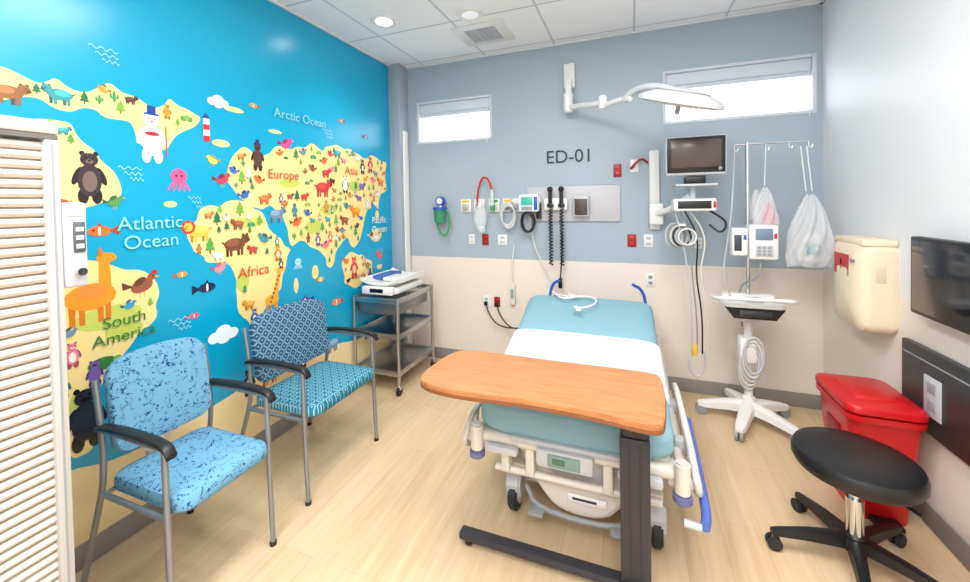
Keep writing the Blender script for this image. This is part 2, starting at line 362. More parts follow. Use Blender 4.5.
def tree(y,z,s,c=(90,160,70)):
    OCC.append((y,z+.4*s,s*.4))
    mp([(y-.05*s,z),(y+.05*s,z),(y+.05*s,z+.4*s),(y-.05*s,z+.4*s)],(150,100,60),3)
    for k in range(2): mp([(y-(.35-.08*k)*s,z+(.25+.3*k)*s),(y+(.35-.08*k)*s,z+(.25+.3*k)*s),(y,z+(.8+.35*k)*s)],c,4)
def cactus(y,z,s,c=(70,150,90)):
    OCC.append((y,z+.4*s,s*.4)); el(y,z+.45*s,.12*s,.5*s,c,4)
    for o in (-1,1): el(y+o*.25*s,z+.5*s,.07*s,.22*s,c,4); el(y+o*.15*s,z+.34*s,.14*s,.05*s,c,4)
def bush(y,z,s,c=(90,160,70)):
    OCC.append((y,z,s*.4)); 
    for o in (-.25,.25,0): el(y+o*s,z+(.12 if o==0 else 0)*s,.24*s,.22*s,c if o else tuple(min(255,v+25) for v in c),4)
def cloud(y,z,s,c=(235,246,250)):
    for a,b,r in ((-.5,0,.35),(0,.2,.45),(.5,0,.35),(0,-.1,.4)): el(y+a*s,z+b*s,r*s,r*s*.85,c,3)
def upright(y,z,s,c,c2=None,hat=None,belly=None):
    OCC.append((y,z,s*.88)); c2=c2 or darker(c)
    for o in (-.2,.2): el(y+o*s,z-.85*s,.16*s,.3*s,c2,3)
    el(y,z-.25*s,.36*s,.62*s,c,4)
    if belly: el(y,z-.3*s,.22*s,.4*s,belly,5)
    for o in (-1,1): el(y+o*.36*s,z-.1*s,.11*s,.36*s,c2,3,a=o*.35); el(y+o*.2*s,z+.75*s,.08*s,.09*s,c2,3)
    el(y,z+.52*s,.27*s,.25*s,c,5); el(y,z+.45*s,.12*s,.08*s,belly or c2,6); el(y,z+.48*s,.04*s,.03*s,(15,15,20),7)
    for o in (-1,1): el(y+o*.1*s,z+.58*s,.03*s,.03*s,(15,15,20),7)
    if hat:
        mp([(y-.25*s,z+.72*s),(y+.25*s,z+.72*s),(y+.25*s,z+.79*s),(y-.25*s,z+.79*s)],hat,6); mp([(y-.15*s,z+.78*s),(y+.15*s,z+.78*s),(y+.15*s,z+1.08*s),(y-.15*s,z+1.08*s)],hat,6)
def fish(y,z,s,c,d=1):
    el(y,z,.5*s,.28*s,c,4); mp([(y-.4*d*s,z),(y-.85*d*s,z+.28*s),(y-.85*d*s,z-.28*s)],darker(c),4); el(y+.25*d*s,z+.05*s,.05*s,.05*s,(15,15,20),6)
    mp([(y-.1*s,z+.25*s),(y+.1*s,z+.25*s),(y,z+.48*s)],darker(c),4); el(y,z,.06*s,.24*s,(250,250,250),5)
def octo(y,z,s,c):
    el(y,z+.1*s,.42*s,.4*s,c,4)
    for i in range(5): el(y+(i-2)*.2*s,z-.45*s,.06*s,.32*s,c,3,a=(i-2)*.28)
    for o in (-1,1): el(y+o*.14*s,z+.1*s,.05*s,.06*s,(20,20,30),6)
def wave(y,z,s):
    for k in range(3):
        n=15; L=s*(1-.2*k)
        up=[(y+L*(i/n-.5)+.012*k,z-k*.024+.007*math.sin(i/n*6*math.pi)) for i in range(n+1)]
        for i in range(n): mp([up[i],up[i+1],(up[i+1][0],up[i+1][1]+.005),(up[i][0],up[i][1]+.005)],(150,220,235),3)
upright(1.17,1.80,.12,(250,250,250),(222,232,240),hat=(40,70,150),belly=(236,240,245)); el(1.17,1.80,.030,.010,(220,50,60),8)
mp([(1.225,1.70),(1.23,1.70),(1.23,1.84),(1.225,1.84)],(200,60,60),8)
octo(1.28,1.60,.09,(238,90,140)); 
for i in range(4): mp([(1.405,1.80+i*.03),(1.44,1.80+i*.03),(1.438,1.83+i*.03),(1.407,1.83+i*.03)],(225,50,60) if i%2==0 else (250,250,250),4)
mp([(1.40,1.92),(1.445,1.92),(1.422,1.95)],(60,70,140),4)
cloud(1.49,2.02,.07); cloud(1.48,.75,.10); cloud(1.0,.53,.05)
quad(1.37,1.33,.09,(245,190,80),-1,mane=(205,50,50)); quad(1.56,1.24,.105,(120,72,48),1); quad(1.84,1.40,.085,(110,140,165),1)
el(.93,1.09,.085,.055,(240,150,40),4); mp([(.955,1.08),(1.0,1.08),(.995,1.24),(.96,1.24)],(240,150,40),4); el(.985,1.245,.035,.022,(240,150,40),5); OCC.append((.94,1.1,.14))
for o in (-.06,-.03,.03,.055): mp([(.93+o-.009,.98),(.93+o+.009,.98),(.93+o+.011,1.09),(.93+o-.011,1.09)],(215,120,30),3)
el(.965,1.27,.008,.02,(215,120,30),5); el(.93,1.11,.05,.03,(230,140,60),5)
bird(1.11,1.10,.09,(150,85,60),1); el(1.16,1.155,.012,.01,(215,40,40),7)
fish(1.40,1.03,.09,(30,45,90),1); fish(.965,1.36,.08,(240,110,50),-1)
octo(2.0,1.07,.06,(170,225,240)); upright(1.72,1.76,.085,(90,60,55),hat=(60,50,110)); bird(1.93,1.85,.08,(225,80,150),1)
mp([(1.79,.86),(1.83,.86),(1.86,1.04),(1.835,1.04)],(240,170,50),4); el(1.86,1.05,.03,.016,(240,170,50),5); el(1.79,.87,.05,.032,(240,170,50),4); OCC.append((1.82,.93,.12))
for o in (-.035,-.01,.02,.035): mp([(1.79+o-.005,.76),(1.79+o+.006,.76),(1.79+o+.007,.87),(1.79+o-.006,.87)],(225,150,40),3)
for i in range(7): el(1.78+.011*i,.86+.025*i,.007,.009,(160,90,40),6)
upright(.90,.62,.13,(40,38,46),(25,24,30)); el(.96,.80,.05,.028,(60,120,60),4); el(1.01,.805,.016,.014,(120,170,80),4)
for o in (-.035,.03): el(.96+o,.775,.012,.016,(120,170,80),3)
quad(2.24,1.58,.11,(205,60,55),1); upright(2.80,1.80,.07,(200,60,60),belly=(240,200,160)); upright(.94,1.60,.11,(60,50,55),belly=(120,100,95)); quad(.72,1.88,.07,(150,100,60),1)
upright(2.56,.96,.09,(215,70,60),belly=(245,190,150)); upright(2.48,1.62,.07,(250,250,250),(30,30,35)); quad(2.6,1.40,.085,(240,140,40),-1,mane=None)
bird(1.5,1.60,.07,(190,70,90),1); bird(1.45,1.70,.05,(250,220,90),-1)
fish(2.05,.80,.09,(90,70,150),-1); fish(2.2,.92,.06,(240,200,61),1); bird(1.47,1.12,.06,(250,140,160),1)
quad(1.15,.36,.10,(230,225,215),1,(190,185,180)); upright(1.62,.44,.08,(40,45,60),belly=(250,250,250)); quad(1.76,.42,.10,(240,150,110),1); upright(2.02,.42,.07,(40,45,60),belly=(250,250,250)); quad(2.3,.42,.1,(120,160,190),-1); upright(2.7,.4,.07,(40,45,60),belly=(250,250,250))
bird(2.9,1.0,.08,(240,90,80),-1); octo(2.92,.8,.07,(240,120,150)); fish(2.35,.72,.09,(250,130,60),-1)
bird(1.02,1.48,.05,(90,150,80),1); bird(1.06,1.02,.04,(50,150,200),1)
for (y,z,s,c,d) in ((1.28,1.12,.05,(245,150,60),1),(1.22,.72,.06,(80,90,170),-1),(1.33,.90,.05,(240,90,120),1),(1.08,.72,.05,(250,190,60),1),(1.70,2.05,.05,(250,150,90),-1),(2.75,2.02,.06,(90,70,150),1),(2.45,2.1,.05,(230,110,90),-1),(1.95,.72,.05,(250,190,60),1)): fish(y,z,s,c,d)
for y,z,a in ((1.0,.93,.07),(1.07,.93,.07),(1.0,.87,.06),(1.09,.87,.06),(1.67,1.07,.10),(1.60,1.07,.07),(1.74,1.07,.07),(1.84,1.65,.09),(1.96,1.65,.09),(2.55,1.72,.08),(2.6,.87,.07)): OCC.append((y,z,a))
PAL=[(150,85,60),(240,150,40),(205,60,55),(110,140,165),(60,150,160),(235,120,150),(120,90,160),(220,150,60),(90,60,55),(235,235,240),(60,110,190),(220,110,60),(55,50,70),(190,130,80)]
GR=[(90,160,70),(60,140,90),(120,175,70),(40,120,80)]
rs=random.Random(11)
for poly in LAND:
    ys=[p[0] for p in poly]; zs=[p[1] for p in poly]
    for t in range(1500):
        y=rs.uniform(min(ys),max(ys)); z=rs.uniform(min(zs),max(zs)); k=rs.random(); s=rs.uniform(.05,.07) if t<260 else rs.uniform(.03,.048)
        m=s*.6
        if not all(inside(y+a*m,z+b*m,poly) for a,b in ((1,0),(-1,0),(0,1),(0,-1))): continue
        if any((y-a)**2+(z-b)**2<(c+s*.6)**2 for a,b,c in OCC): continue
        c=rs.choice(PAL); d=rs.choice((1,-1))
        if k<.25: quad(y,z,s,c,d)
        elif k<.40: upright(y,z,s*.9,c,belly=rs.choice((None,(245,235,215))))
        elif k<.56: bird(y,z,s,c,d)
        elif k<.84: tree(y,z-.3*s,s*1.15,rs.choice(GR))
        elif k<.9: cactus(y,z-.3*s,s)
        else: bush(y,z,s,rs.choice(GR))
for (y,z,s) in ((1.08,1.63,.09),(1.26,.90,.10),(1.0,2.13,.10),(1.35,1.5,.06),(2.3,2.0,.1),(1.9,.62,.1),(1.3,.6,.08),(2.15,.75,.08),(2.9,1.05,.1)): wave(y,z,s)
me=bpy.data.meshes.new("world_map_mural"); mur.normal_update()
for f in mur.faces:
    if f.normal.x<0: f.normal_flip()
mur.to_mesh(me); mur.free()
for m in mats: me.materials.append(m)
mo=bpy.data.objects.new("world_map_mural",me); COL.objects.link(mo)
TX=X0+.0045+NP[0]*.0000015+.001
for s,y,z,sz,c in (("Atlantic\nOcean",1.155,1.34,.085,(140,214,224)),("South\nAmerica",1.04,.93,.068,(50,125,50)),("Africa",1.67,1.07,.085,(205,85,35)),("Europe",1.90,1.65,.082,(205,60,50)),("Arctic Ocean",2.06,2.04,.082,(130,206,214)),("Pacific\nOcean",2.90,1.27,.082,(235,245,225)),("Asia",2.55,1.72,.09,(200,90,60)),("Australia",2.60,.87,.05,(200,80,60))):
    text(mo,"label_"+s.split("\n")[0].lower().replace(" ","_"),s,sz,(TX,y,z),RLW,mat("mural_text_%d_%d_%d"%c,c,.4),.0003)

# ---------------------------------------------------------------- tambour cabinet (left foreground)
r=root("tambour_door_supply_cabinet",(-1.36,.0,0))
M_cab=mat("cabinet_putty",(200,193,181),.45)
bx(r,"carcass",-.60,-.04,-.75,.535,.05,1.64,M_cab,.006)
bx(r,"top",-.62,.0,-.78,.556,1.64,1.675,M_cab,.01)
bx(r,"top_groove",-.01,.002,-.76,.55,1.628,1.64,mat("cabinet_gap",(96,92,88),.6),0)
bx(r,"door_post",-.045,.004,.524,.552,.04,1.628,mat("cabinet_post",(180,178,174),.4),.005)
bx(r,"post_seam",.004,.0055,.536,.540,.06,1.62,M_grey,0)
bx(r,"plinth",-.58,-.04,-.75,.51,.0,.05,M_grey,.003)
bm=bmesh.new(); n=66; prof=[]
for i in range(n):
    z=.07+i*(1.55/n); h=1.55/n
    prof+= [(-.022,z),(-.022,z+h*.10),(-.011,z+h*.22),(-.006,z+h*.55),(-.010,z+h*.97)]
prof.append((-.022,1.622))
A=[bm.verts.new((x,-.74,z)) for x,z in prof];B=[bm.verts.new((x,.524,z)) for x,z in prof]
for i in range(len(prof)-1): bm.faces.new((A[i],B[i],B[i+1],A[i+1]))
fin(bm,"tambour_slats",mat("tambour_ivory",(204,195,181),.4),r,False)
bx(r,"lock_box",-.035,.010,.552,.598,1.25,1.47,M_lgrey,.008); bx(r,"keypad",.008,.014,.568,.592,1.34,1.42,mat("keypad_dark",(80,84,92),.4),.003); bx(r,"lock_window",.008,.0125,.556,.594,1.435,1.46,M_white,.002); cyl(r,"thumb_turn",(.010,.578,1.29),(.026,.578,1.29),.010,M_chrome)
for i in range(3): bx(r,"key_row_%d"%i,.013,.0155,.572,.588,1.35+i*.022,1.362+i*.022,M_lgrey,.001)

# ---------------------------------------------------------------- guest chairs
def chair(loc,W,mb,ms,zb=.70,hb=.36,rz=0):
    r=root("guest_armchair",loc,rz)
    for s,nm in ((-1,"near"),(1,"far")):
        y=s*W/2
        tube(r,"front_leg_"+nm,[(.20,y,.008),(.19,y,.3),(.185,y,.64)],.0105,M_gframe,1)
        tube(r,"rear_leg_"+nm,[(-.33,y,.008),(-.22,y,.30),(-.165,y,.46),(-.165,y,.62),(-.20,y,.82)],.0105,M_gframe,2)
        tube(r,"seat_rail_"+nm,[(-.18,y,.405),(.19,y,.405)],.010,M_gframe,0)
        tube(r,"arm_support_"+nm,[(-.165,y,.642),(.19,y,.642)],.008,M_gframe,0)
        pts=chaikin([(-.185,y,.648),(-.15,y,.660),(-.03,y,.668),(.12,y,.668),(.205,y,.656),(.222,y,.628)],2)
        bm=bmesh.new(); R=[]
        for p in pts: R.append([bm.verts.new((p.x,p.y+a*.017,p.z+b*.009)) for a,b in ((-1,-.6),(-1,.5),(-.6,1),(.6,1),(1,.5),(1,-.6),(.6,-1),(-.6,-1))])
        for i in range(len(R)-1):
            for j in range(8): bm.faces.new((R[i][j],R[i][(j+1)%8],R[i+1][(j+1)%8],R[i+1][j]))
        bm.faces.new(R[0]);bm.faces.new(R[-1][::-1]); fin(bm,"armrest_"+nm,M_black,r)
        cyl(r,"glide_"+nm,(.20,y,0),(.20,y,.015),.014,M_black); cyl(r,"glide_rear_"+nm,(-.33,y,0),(-.33,y,.015),.014,M_black)
    tube(r,"cross_front",[(.15,-W/2,.395),(.15,W/2,.395)],.009,M_gframe,0); tube(r,"cross_rear",[(-.17,-W/2,.405),(-.17,W/2,.405)],.009,M_gframe,0)
    cushion(r,"seat",(.025,0,.438),(.42,W-.035,.055),ms,puff=.2,rc=.055)
    cushion(r,"backrest",(-.175,0,zb-.012),(W-.035,hb-.02,.042),mb,rot=(math.radians(81),0,R90),puff=.2,rc=.06,crown=.022,dish=.018)
    return r
M_c1=mat_squiggle("fabric_light_blue_squiggle",(108,162,192),(36,72,126),30,.026)
M_c2b=mat_rings("fabric_navy_lattice",(50,84,116),(128,166,184),19,.38,.035,.08)
M_c2s=mat_rings("fabric_teal_rings",(38,112,138),(132,182,192),17,.27,.04,.07)
chair((-1.655,1.02,0),.39,M_c1,M_c1,.71,.36)
chair((-1.685,1.71,0),.54,M_c2b,M_c2s,.70,.36)

# ---------------------------------------------------------------- steel utility cart with infant scale
r=root("steel_utility_cart",(-1.86,2.775,0)); a,b=.20,.27
for i,(sx,sy) in enumerate(((-1,-1),(1,-1),(1,1),(-1,1))):
    x,y=sx*a,sy*b
    cyl(r,"post_%d"%i,(x,y,.09),(x,y,.735),.0125,M_steel)
    cyl(r,"caster_stem_%d"%i,(x,y,.06),(x,y,.10),.009,M_chrome); 
    cyl(r,"caster_wheel_%d"%i,(x-.011,y,.035),(x+.011,y,.035),.035,M_dark,bev=.004); box(r,"caster_fork_%d"%i,(x,y,.06),(.034,.03,.03),M_chrome,.004)
for k,z in enumerate((.16,.44,.71)):
    bx(r,"shelf_%d"%k,-a,a,-b,b,z,z+.006,M_steel,.002)
    for nm,q in (("f",(-a,a,-b-.004,-b,z-.02,z+.022)),("b",(-a,a,b,b+.004,z-.02,z+.022)),("l",(-a-.004,-a,-b,b,z-.02,z+.022)),("r",(a,a+.004,-b,b,z-.02,z+.022))): bx(r,"rim_%s_%d"%(nm,k),*q,M_steel,.001)
bx(r,"drawer",-a+.02,a-.02,-b+.02,b-.05,.60,.70,mat("steel_dark",(140,142,148),.35,.9),.004)
r=root("infant_scale",(-1.85,2.76,.738))
for i,(x,y) in enumerate(((-.12,-.15),(.12,-.15),(.12,.15),(-.12,.15))): cyl(r,"foot_%d"%i,(x,y,0),(x,y,.014),.015,M_dark)
bx(r,"base",-.155,.155,-.20,.20,.012,.062,M_white,.014,3); bx(r,"front_console",-.14,.14,-.25,-.195,.012,.075,M_white,.012); bx(r,"display",-.06,.06,-.253,-.248,.03,.06,M_screen,.002)
bm=bmesh.new(); R=[]
for i in range(13):
    t=i/12*2-1; z=.095+.035*abs(t)**2.5
    R.append([bm.verts.new((.17*t,y,zz)) for y,zz in ((-.23,z+.012),(-.19,z),(.19,z),(.23,z+.012),(.23,z-.012),(.19,z-.032),(-.19,z-.032),(-.23,z-.012))])
for i in range(12):
    for j in range(8): bm.faces.new((R[i][j],R[i][(j+1)%8],R[i+1][(j+1)%8],R[i+1][j]))
bm.faces.new(R[0]);bm.faces.new(R[-1][::-1]); fin(bm,"tray",M_white,r)
bx(r,"blue_pad",-.13,-.02,-.12,.14,.098,.135,mat("pad_blue",(60,100,170),.6),.008); bx(r,"folded_cover",-.02,.12,-.14,.05,.098,.128,M_white,.01)

# ---------------------------------------------------------------- hospital stretcher bed
r=root("hospital_stretcher_bed",(0,0,0))
def zt(y):
    t=(y-1.58)/(2.95-1.58)
    return .60+.03*t+.13*max(0,(t-.35)/.65)**1.2
def xr(y):
    t=(y-1.58)/(2.95-1.58); return -.645-.10*t,.145-.015*t
def loft(name,y0,y1,th,grow,m,n=26,endround=True,wob=.004,flare=0):
    bm=bmesh.new(); R=[]
    K=[(0,-1),(.0,-.2),(.0,.45),(.03,.8),(.09,.98),(.25,1),(.5,1.02),(.75,1),(.91,.98),(.97,.8),(1,.45),(1,-.2),(1,-1)]
    for i in range(n+1):
        t=i/n; y=y0+(y1-y0)*t; a,b=xr(y); a-=grow;b+=grow; top=zt(y)+grow
        e=min(t,1-t)*(y1-y0)
        sink=0
        if endround and e<.05: sink=.045*(1-e/.05)**2
        row=[]
        for u,h in K:
            z=top-sink-th*(1-h)/2*1.0
            fl=flare*math.sin(i*1.9+(3 if u>.5 else 0)) if h<0 and u in (0,1) else 0
            row.append(bm.verts.new((a+(b-a)*(.5+(u-.5)*(1-sink*.5))+random.uniform(-wob,wob)*.5+fl,y,z+(random.uniform(-wob,wob) if h>-.9 else random.uniform(-.008,.008)))))
        R.append(row)
    L=len(K)
    for i in range(n):
        for j in range(L-1): bm.faces.new((R[i][j],R[i][j+1],R[i+1][j+1],R[i+1][j]))
        bm.faces.new((R[i][L-1],R[i][0],R[i+1][0],R[i+1][L-1]))
    bm.faces.new(R[0]); bm.faces.new(R[-1][::-1])
    o=fin(bm,name,m,r); s=o.modifiers.new("s",'SUBSURF'); s.levels=1; s.render_levels=2; return o
loft("mattress_with_sheet",1.575,2.95,.145,0,M_sheet,flare=.004)
loft("white_draw_sheet",1.84,2.38,.10,.006,M_paper,14,False)
bx(r,"deck",-.62,.13,1.62,2.93,.41,.475,M_offw,.02)
bx(r,"foot_crossbar",-.64,.16,1.58,1.64,.395,.445,M_offw,.02,3)
bx(r,"foot_lip",-.50,.02,1.565,1.60,.43,.458,M_lgrey,.012)
for s,x in (("l",-.65),("r",.165)):
    cyl(r,"corner_bumper_foot_"+s,(x,1.58,.36),(x,1.58,.48),.028,M_offw,bev=.008)
    cyl(r,"bumper_ring_"+s,(x,1.58,.33),(x,1.58,.365),.034,mat("bumper_lavender",(110,112,150),.5),bev=.006)
    cyl(r,"corner_bumper_head_"+s,(x,2.96,.36),(x,2.96,.5),.03,M_offw,bev=.008)
    tube(r,"side_frame_"+s,[(x,1.6,.41),(x,2.95,.43)],.018,M_offw,0)
    bx(r,"corner_bracket_"+s,x-.05,x+.05,1.60,1.72,.36,.41,M_offw,.015)
bx(r,"foot_console",-.38,-.15,1.545,1.59,.365,.44,M_lgrey,.012); bx(r,"foot_console_panel",-.33,-.20,1.540,1.548,.378,.428,mat("console_label",(120,150,150),.4),.003)
bx(r,"console_lcd",-.31,-.26,1.538,1.542,.392,.415,mat("console_lcd",(70,110,90),.3),.001)
bx(r,"foot_handle_l",-.60,-.46,1.55,1.585,.375,.41,M_lgrey,.012); bx(r,"foot_handle_r",-.06,.10,1.55,1.585,.37,.41,M_lgrey,.012)
for i,x in enumerate((-.53,-.42,-.10,.03)): bx(r,"frame_drop_%d"%i,x-.02,x+.02,1.60,1.66,.27,.40,M_offw,.01)
tube(r,"under_bar_foot",[(-.58,1.63,.27),(.10,1.63,.27)],.016,M_offw,0)
prism(r,"base_shroud",[(-.31,.0),(.31,.0),(.34,.05),(.30,.14),(.14,.19),(.08,.23),(-.08,.23),(-.14,.19),(-.30,.14),(-.34,.05)],1.0,M_offw,.02,loc=(-.24,2.82,.08),rot=(R90,0,0))
hood=chaikin([(-.28,.20,0),(.28,.20,0),(.25,.10,0),(.17,-.02,0),(.09,-.10,0),(-.09,-.10,0),(-.17,-.02,0),(-.25,.10,0)],2,True)
prism(r,"lift_hood",[(p.x,p.y) for p in hood],.14,M_offw,.02,loc=(-.22,1.81,.19),rot=(R90,0,0))
prism(r,"hood_recess",[(p.x*.60,p.y*.42+.08) for p in hood],.006,M_lgrey,.002,loc=(-.22,1.672,.19),rot=(R90,0,0))
bx(r,"brand_badge",-.27,-.11,1.660,1.668,.165,.20,mat("badge_white",(235,236,238),.3),.003); bx(r,"badge_mark",-.25,-.15,1.658,1.661,.178,.188,mat("badge_navy",(40,50,90),.4),.001)
tube(r,"steering_bar",[(-.46,1.70,.16),(-.40,1.64,.11),(-.05,1.64,.11),(.0,1.70,.16)],.011,M_grey,2)
for i,x in enumerate((-.40,-.06)): bx(r,"pedal_%d"%i,x-.035,x+.035,1.60,1.67,.102,.120,M_grey,.008)
for i,(x,y) in enumerate(((-.53,1.76),(.085,1.76),(-.55,2.75),(.085,2.75))):
    cyl(r,"caster_wheel_%d"%i,(x-.022,y,.075),(x+.022,y,.075),.075,M_dark,bev=.008,seg=28); cyl(r,"caster_hub_%d"%i,(x-.026,y,.075),(x+.026,y,.075),.045,M_lgrey)
    prism(r,"caster_fork_%d"%i,[(-.05,.03),(.05,.03),(.06,.1),(.03,.15),(-.03,.15),(-.06,.1)],.07,M_lgrey,.01,loc=(x-.035,y,.04),rot=(R90,0,R90))
    cyl(r,"caster_neck_%d"%i,(x,y,.17),(x,y,.23),.025,M_grey); 
for i,y in enumerate((1.76,2.75)): bx(r,"axle_beam_%d"%i,-.56,.11,y-.04,y+.04,.19,.24,M_offw,.015)
for i,y in enumerate((1.95,2.6)):
    tube(r,"scissor_arm_%d"%i,[(-.45,y,.22),(-.45,y+.12,.42)],.02,M_grey,0); tube(r,"scissor_arm_b%d"%i,[(-.03,y,.22),(-.03,y+.12,.42)],.02,M_grey,0)
for s,x,k in (("r",.205,1),("l",-.70,-1)):
    tube(r,"rail_hoop_"+s,[(x,1.62,.46),(x+.02*k,1.58,.36),(x+.02*k,1.75,.29),(x+.02*k,2.30,.31),(x,2.36,.43),(x,2.2,.48),(x,1.7,.48)],.014,M_offw,2,True)
    for j,y in enumerate((1.72,1.88,2.04,2.2)): tube(r,"rail_bar_%s%d"%(s,j),[(x,y,.475),(x+.015*k,y,.30)],.009,M_offw,0)
    for j,y in enumerate((1.78,2.1)): bx(r,"rail_pivot_%s%d"%(s,j),min(x,x-.05*k),max(x,x-.05*k),y-.025,y+.025,.40,.46,M_lgrey,.01)
tube(r,"blue_bumper_strip",[(.235,2.05,.40),(.24,1.90,.37),(.242,1.70,.335),(.240,1.55,.315),(.225,1.50,.315)],.017,M_lblue,2)
tube(r,"rail_release",[(.215,1.50,.31),(.16,1.50,.315)],.013,M_lgrey,0)
tube(r,"push_handle_l",[(-.60,2.93,.55),(-.60,3.0,.74),(-.57,2.99,.82),(-.52,2.96,.845)],.011,M_blue,2)
tube(r,"push_handle_r",[(.08,2.93,.55),(.09,3.0,.72),(.06,2.99,.81),(.0,2.96,.845)],.011,M_blue,2)
tube(r,"call_cord",[(-.55,2.92,.74),(-.52,2.86,.765),(-.42,2.80,.765),(-.28,2.84,.772),(-.22,2.74,.765),(-.26,2.64,.75),(-.33,2.60,.745)],.006,M_white,3)
tube(r,"call_cord_loop",[(-.56,2.90,.77),(-.47,2.74,.763),(-.36,2.80,.768),(-.44,2.88,.772)],.006,M_white,2)
box(r,"call_pendant",(-.34,2.58,.748),(.03,.08,.018),M_white,.006,(0,0,.4))

# ---------------------------------------------------------------- overbed table
r=root("overbed_table",(0,0,0))
top=chaikin([(-.80,1.36,0),(-.76,1.30,0),(-.62,1.275,0),(-.35,1.30,0),(-.1,1.29,0),(.02,1.265,0),(.07,1.27,0),(.09,1.30,0),(.105,1.50,0),(.10,1.64,0),(.07,1.67,0),(-.3,1.665,0),(-.70,1.67,0),(-.77,1.64,0),(-.80,1.5,0)],2,True)
prism(r,"wood_top",[(p.x,p.y) for p in top],.022,mat_wood(),.003,loc=(0,0,.742))
prism(r,"edge_band",[( -.345+(p.x+.345)*1.006,1.47+(p.y-1.47)*1.012) for p in top],.014,mat("table_edge",(132,80,44),.4),.002,loc=(0,0,.735))
bx(r,"under_bracket",-.25,.06,1.42,1.53,.70,.735,M_char,.006)
bx(r,"outer_column",-.05,.052,1.46,1.53,.06,.60,M_char,.008); bx(r,"inner_column",-.040,.042,1.468,1.522,.55,.72,mat("column_dark",(48,48,56),.35,.3),.005)
for i in range(2): bx(r,"column_groove_%d"%i,-.02+i*.036,-.014+i*.036,1.4585,1.461,.08,.58,mat("groove",(40,40,46),.5),0)
bx(r,"height_lever",-.14,-.11,1.38,1.46,.705,.72,M_black,.004)
bx(r,"base_spine",-.05,.05,1.44,1.62,.03,.075,M_char,.01)
bx(r,"base_leg_front",-.70,.05,1.47,1.52,.028,.06,M_char,.01); bx(r,"base_leg_rear",-.05,.04,1.55,1.62,.03,.06,M_char,.01)
for i,(x,y) in enumerate(((-.66,1.495),(.02,1.495),(.0,1.60))): cyl(r,"caster_%d"%i,(x-.012,y,.018),(x+.012,y,.018),.018,M_black)

# ---------------------------------------------------------------- black exam stool
r=root("rolling_stool",(.805,1.91,0))
lathe(r,"seat_pad",[(.0,.372),(.165,.373),(.188,.381),(.197,.40),(.197,.424),(.189,.440),(.17,.448),(.1,.453),(.01,.454)],M_vinyl,seg=48)
cyl(r,"seat_plate",(0,0,.35),(0,0,.374),.09,M_black); cyl(r,"gas_tube",(0,0,.10),(0,0,.27),.028,M_chrome); cyl(r,"gas_piston",(0,0,.25),(0,0,.355),.018,M_chrome); cyl(r,"hub",(0,0,.065),(0,0,.125),.045,M_black,bev=.006)
tube(r,"height_lever",[(0,0,.35),(.1,-.12,.345),(.12,-.15,.34)],.006,M_black,1)
for i in range(5):
    a=math.radians(183+72*i); c,s=math.cos(a),math.sin(a)
    bm=bmesh.new(); R=[]
    for t,w,h,z in ((.03,.028,.022,.10),(.15,.022,.017,.092),(.26,.016,.012,.075),(.28,.012,.010,.072)):
        R.append([bm.verts.new((c*t-s*w*u,s*t+c*w*u,z+h*v)) for u,v in ((-1,-1),(-.8,.8),(0,1.1),(.8,.8),(1,-1))])
    for k in range(3):
        for j in range(5): bm.faces.new((R[k][j],R[k][(j+1)%5],R[k+1][(j+1)%5],R[k+1][j]))
    bm.faces.new(R[0]);bm.faces.new(R[-1][::-1]); fin(bm,"leg_%d"%i,M_black,r)
    x,y=c*.27,s*.27
    cyl(r,"caster_stem_%d"%i,(x,y,.045),(x,y,.075),.008,M_chrome)
    for k in (-1,1): cyl(r,"caster_wheel_%d_%d"%(i,k),(x-s*.004*k,y+c*.004*k,.027),(x-s*.02*k,y+c*.02*k,.027),.027,M_dark,bev=.003)

# ---------------------------------------------------------------- red bin
r=root("red_biohazard_waste_bin",(1.025,2.33,0))
bm=bmesh.new(); R=[]
for z,w,d,rc in ((.0,.19,.25,.03),(.02,.20,.26,.04),(.455,.255,.345,.045),(.46,.28,.37,.05),(.485,.28,.37,.05)):
    R.append([bm.verts.new((x,y,z)) for x,y in rrect(w,d,rc,5)])
n=len(R[0])
for i in range(len(R)-1):
    for j in range(n): bm.faces.new((R[i][j],R[i][(j+1)%n],R[i+1][(j+1)%n],R[i+1][j]))
bm.faces.new(R[0][::-1]);bm.faces.new(R[-1]); fin(bm,"body",M_red,r)
cushion(r,"lid",(0,0,.51),(.285,.375,.04),M_red,puff=.3,rc=.05)
bx(r,"lid_ridge",-.09,.09,-.12,.12,.52,.545,M_red,.01)
bx(r,"lid_hinge",-.05,.05,.178,.19,.48,.52,M_red,.005); bx(r,"pedal",-.05,.05,-.19,-.12,.01,.03,M_black,.005); bx(r,"hazard_label",-.128,-.122,-.06,.06,.30,.38,mat("label_dark",(140,12,18),.4),.001)

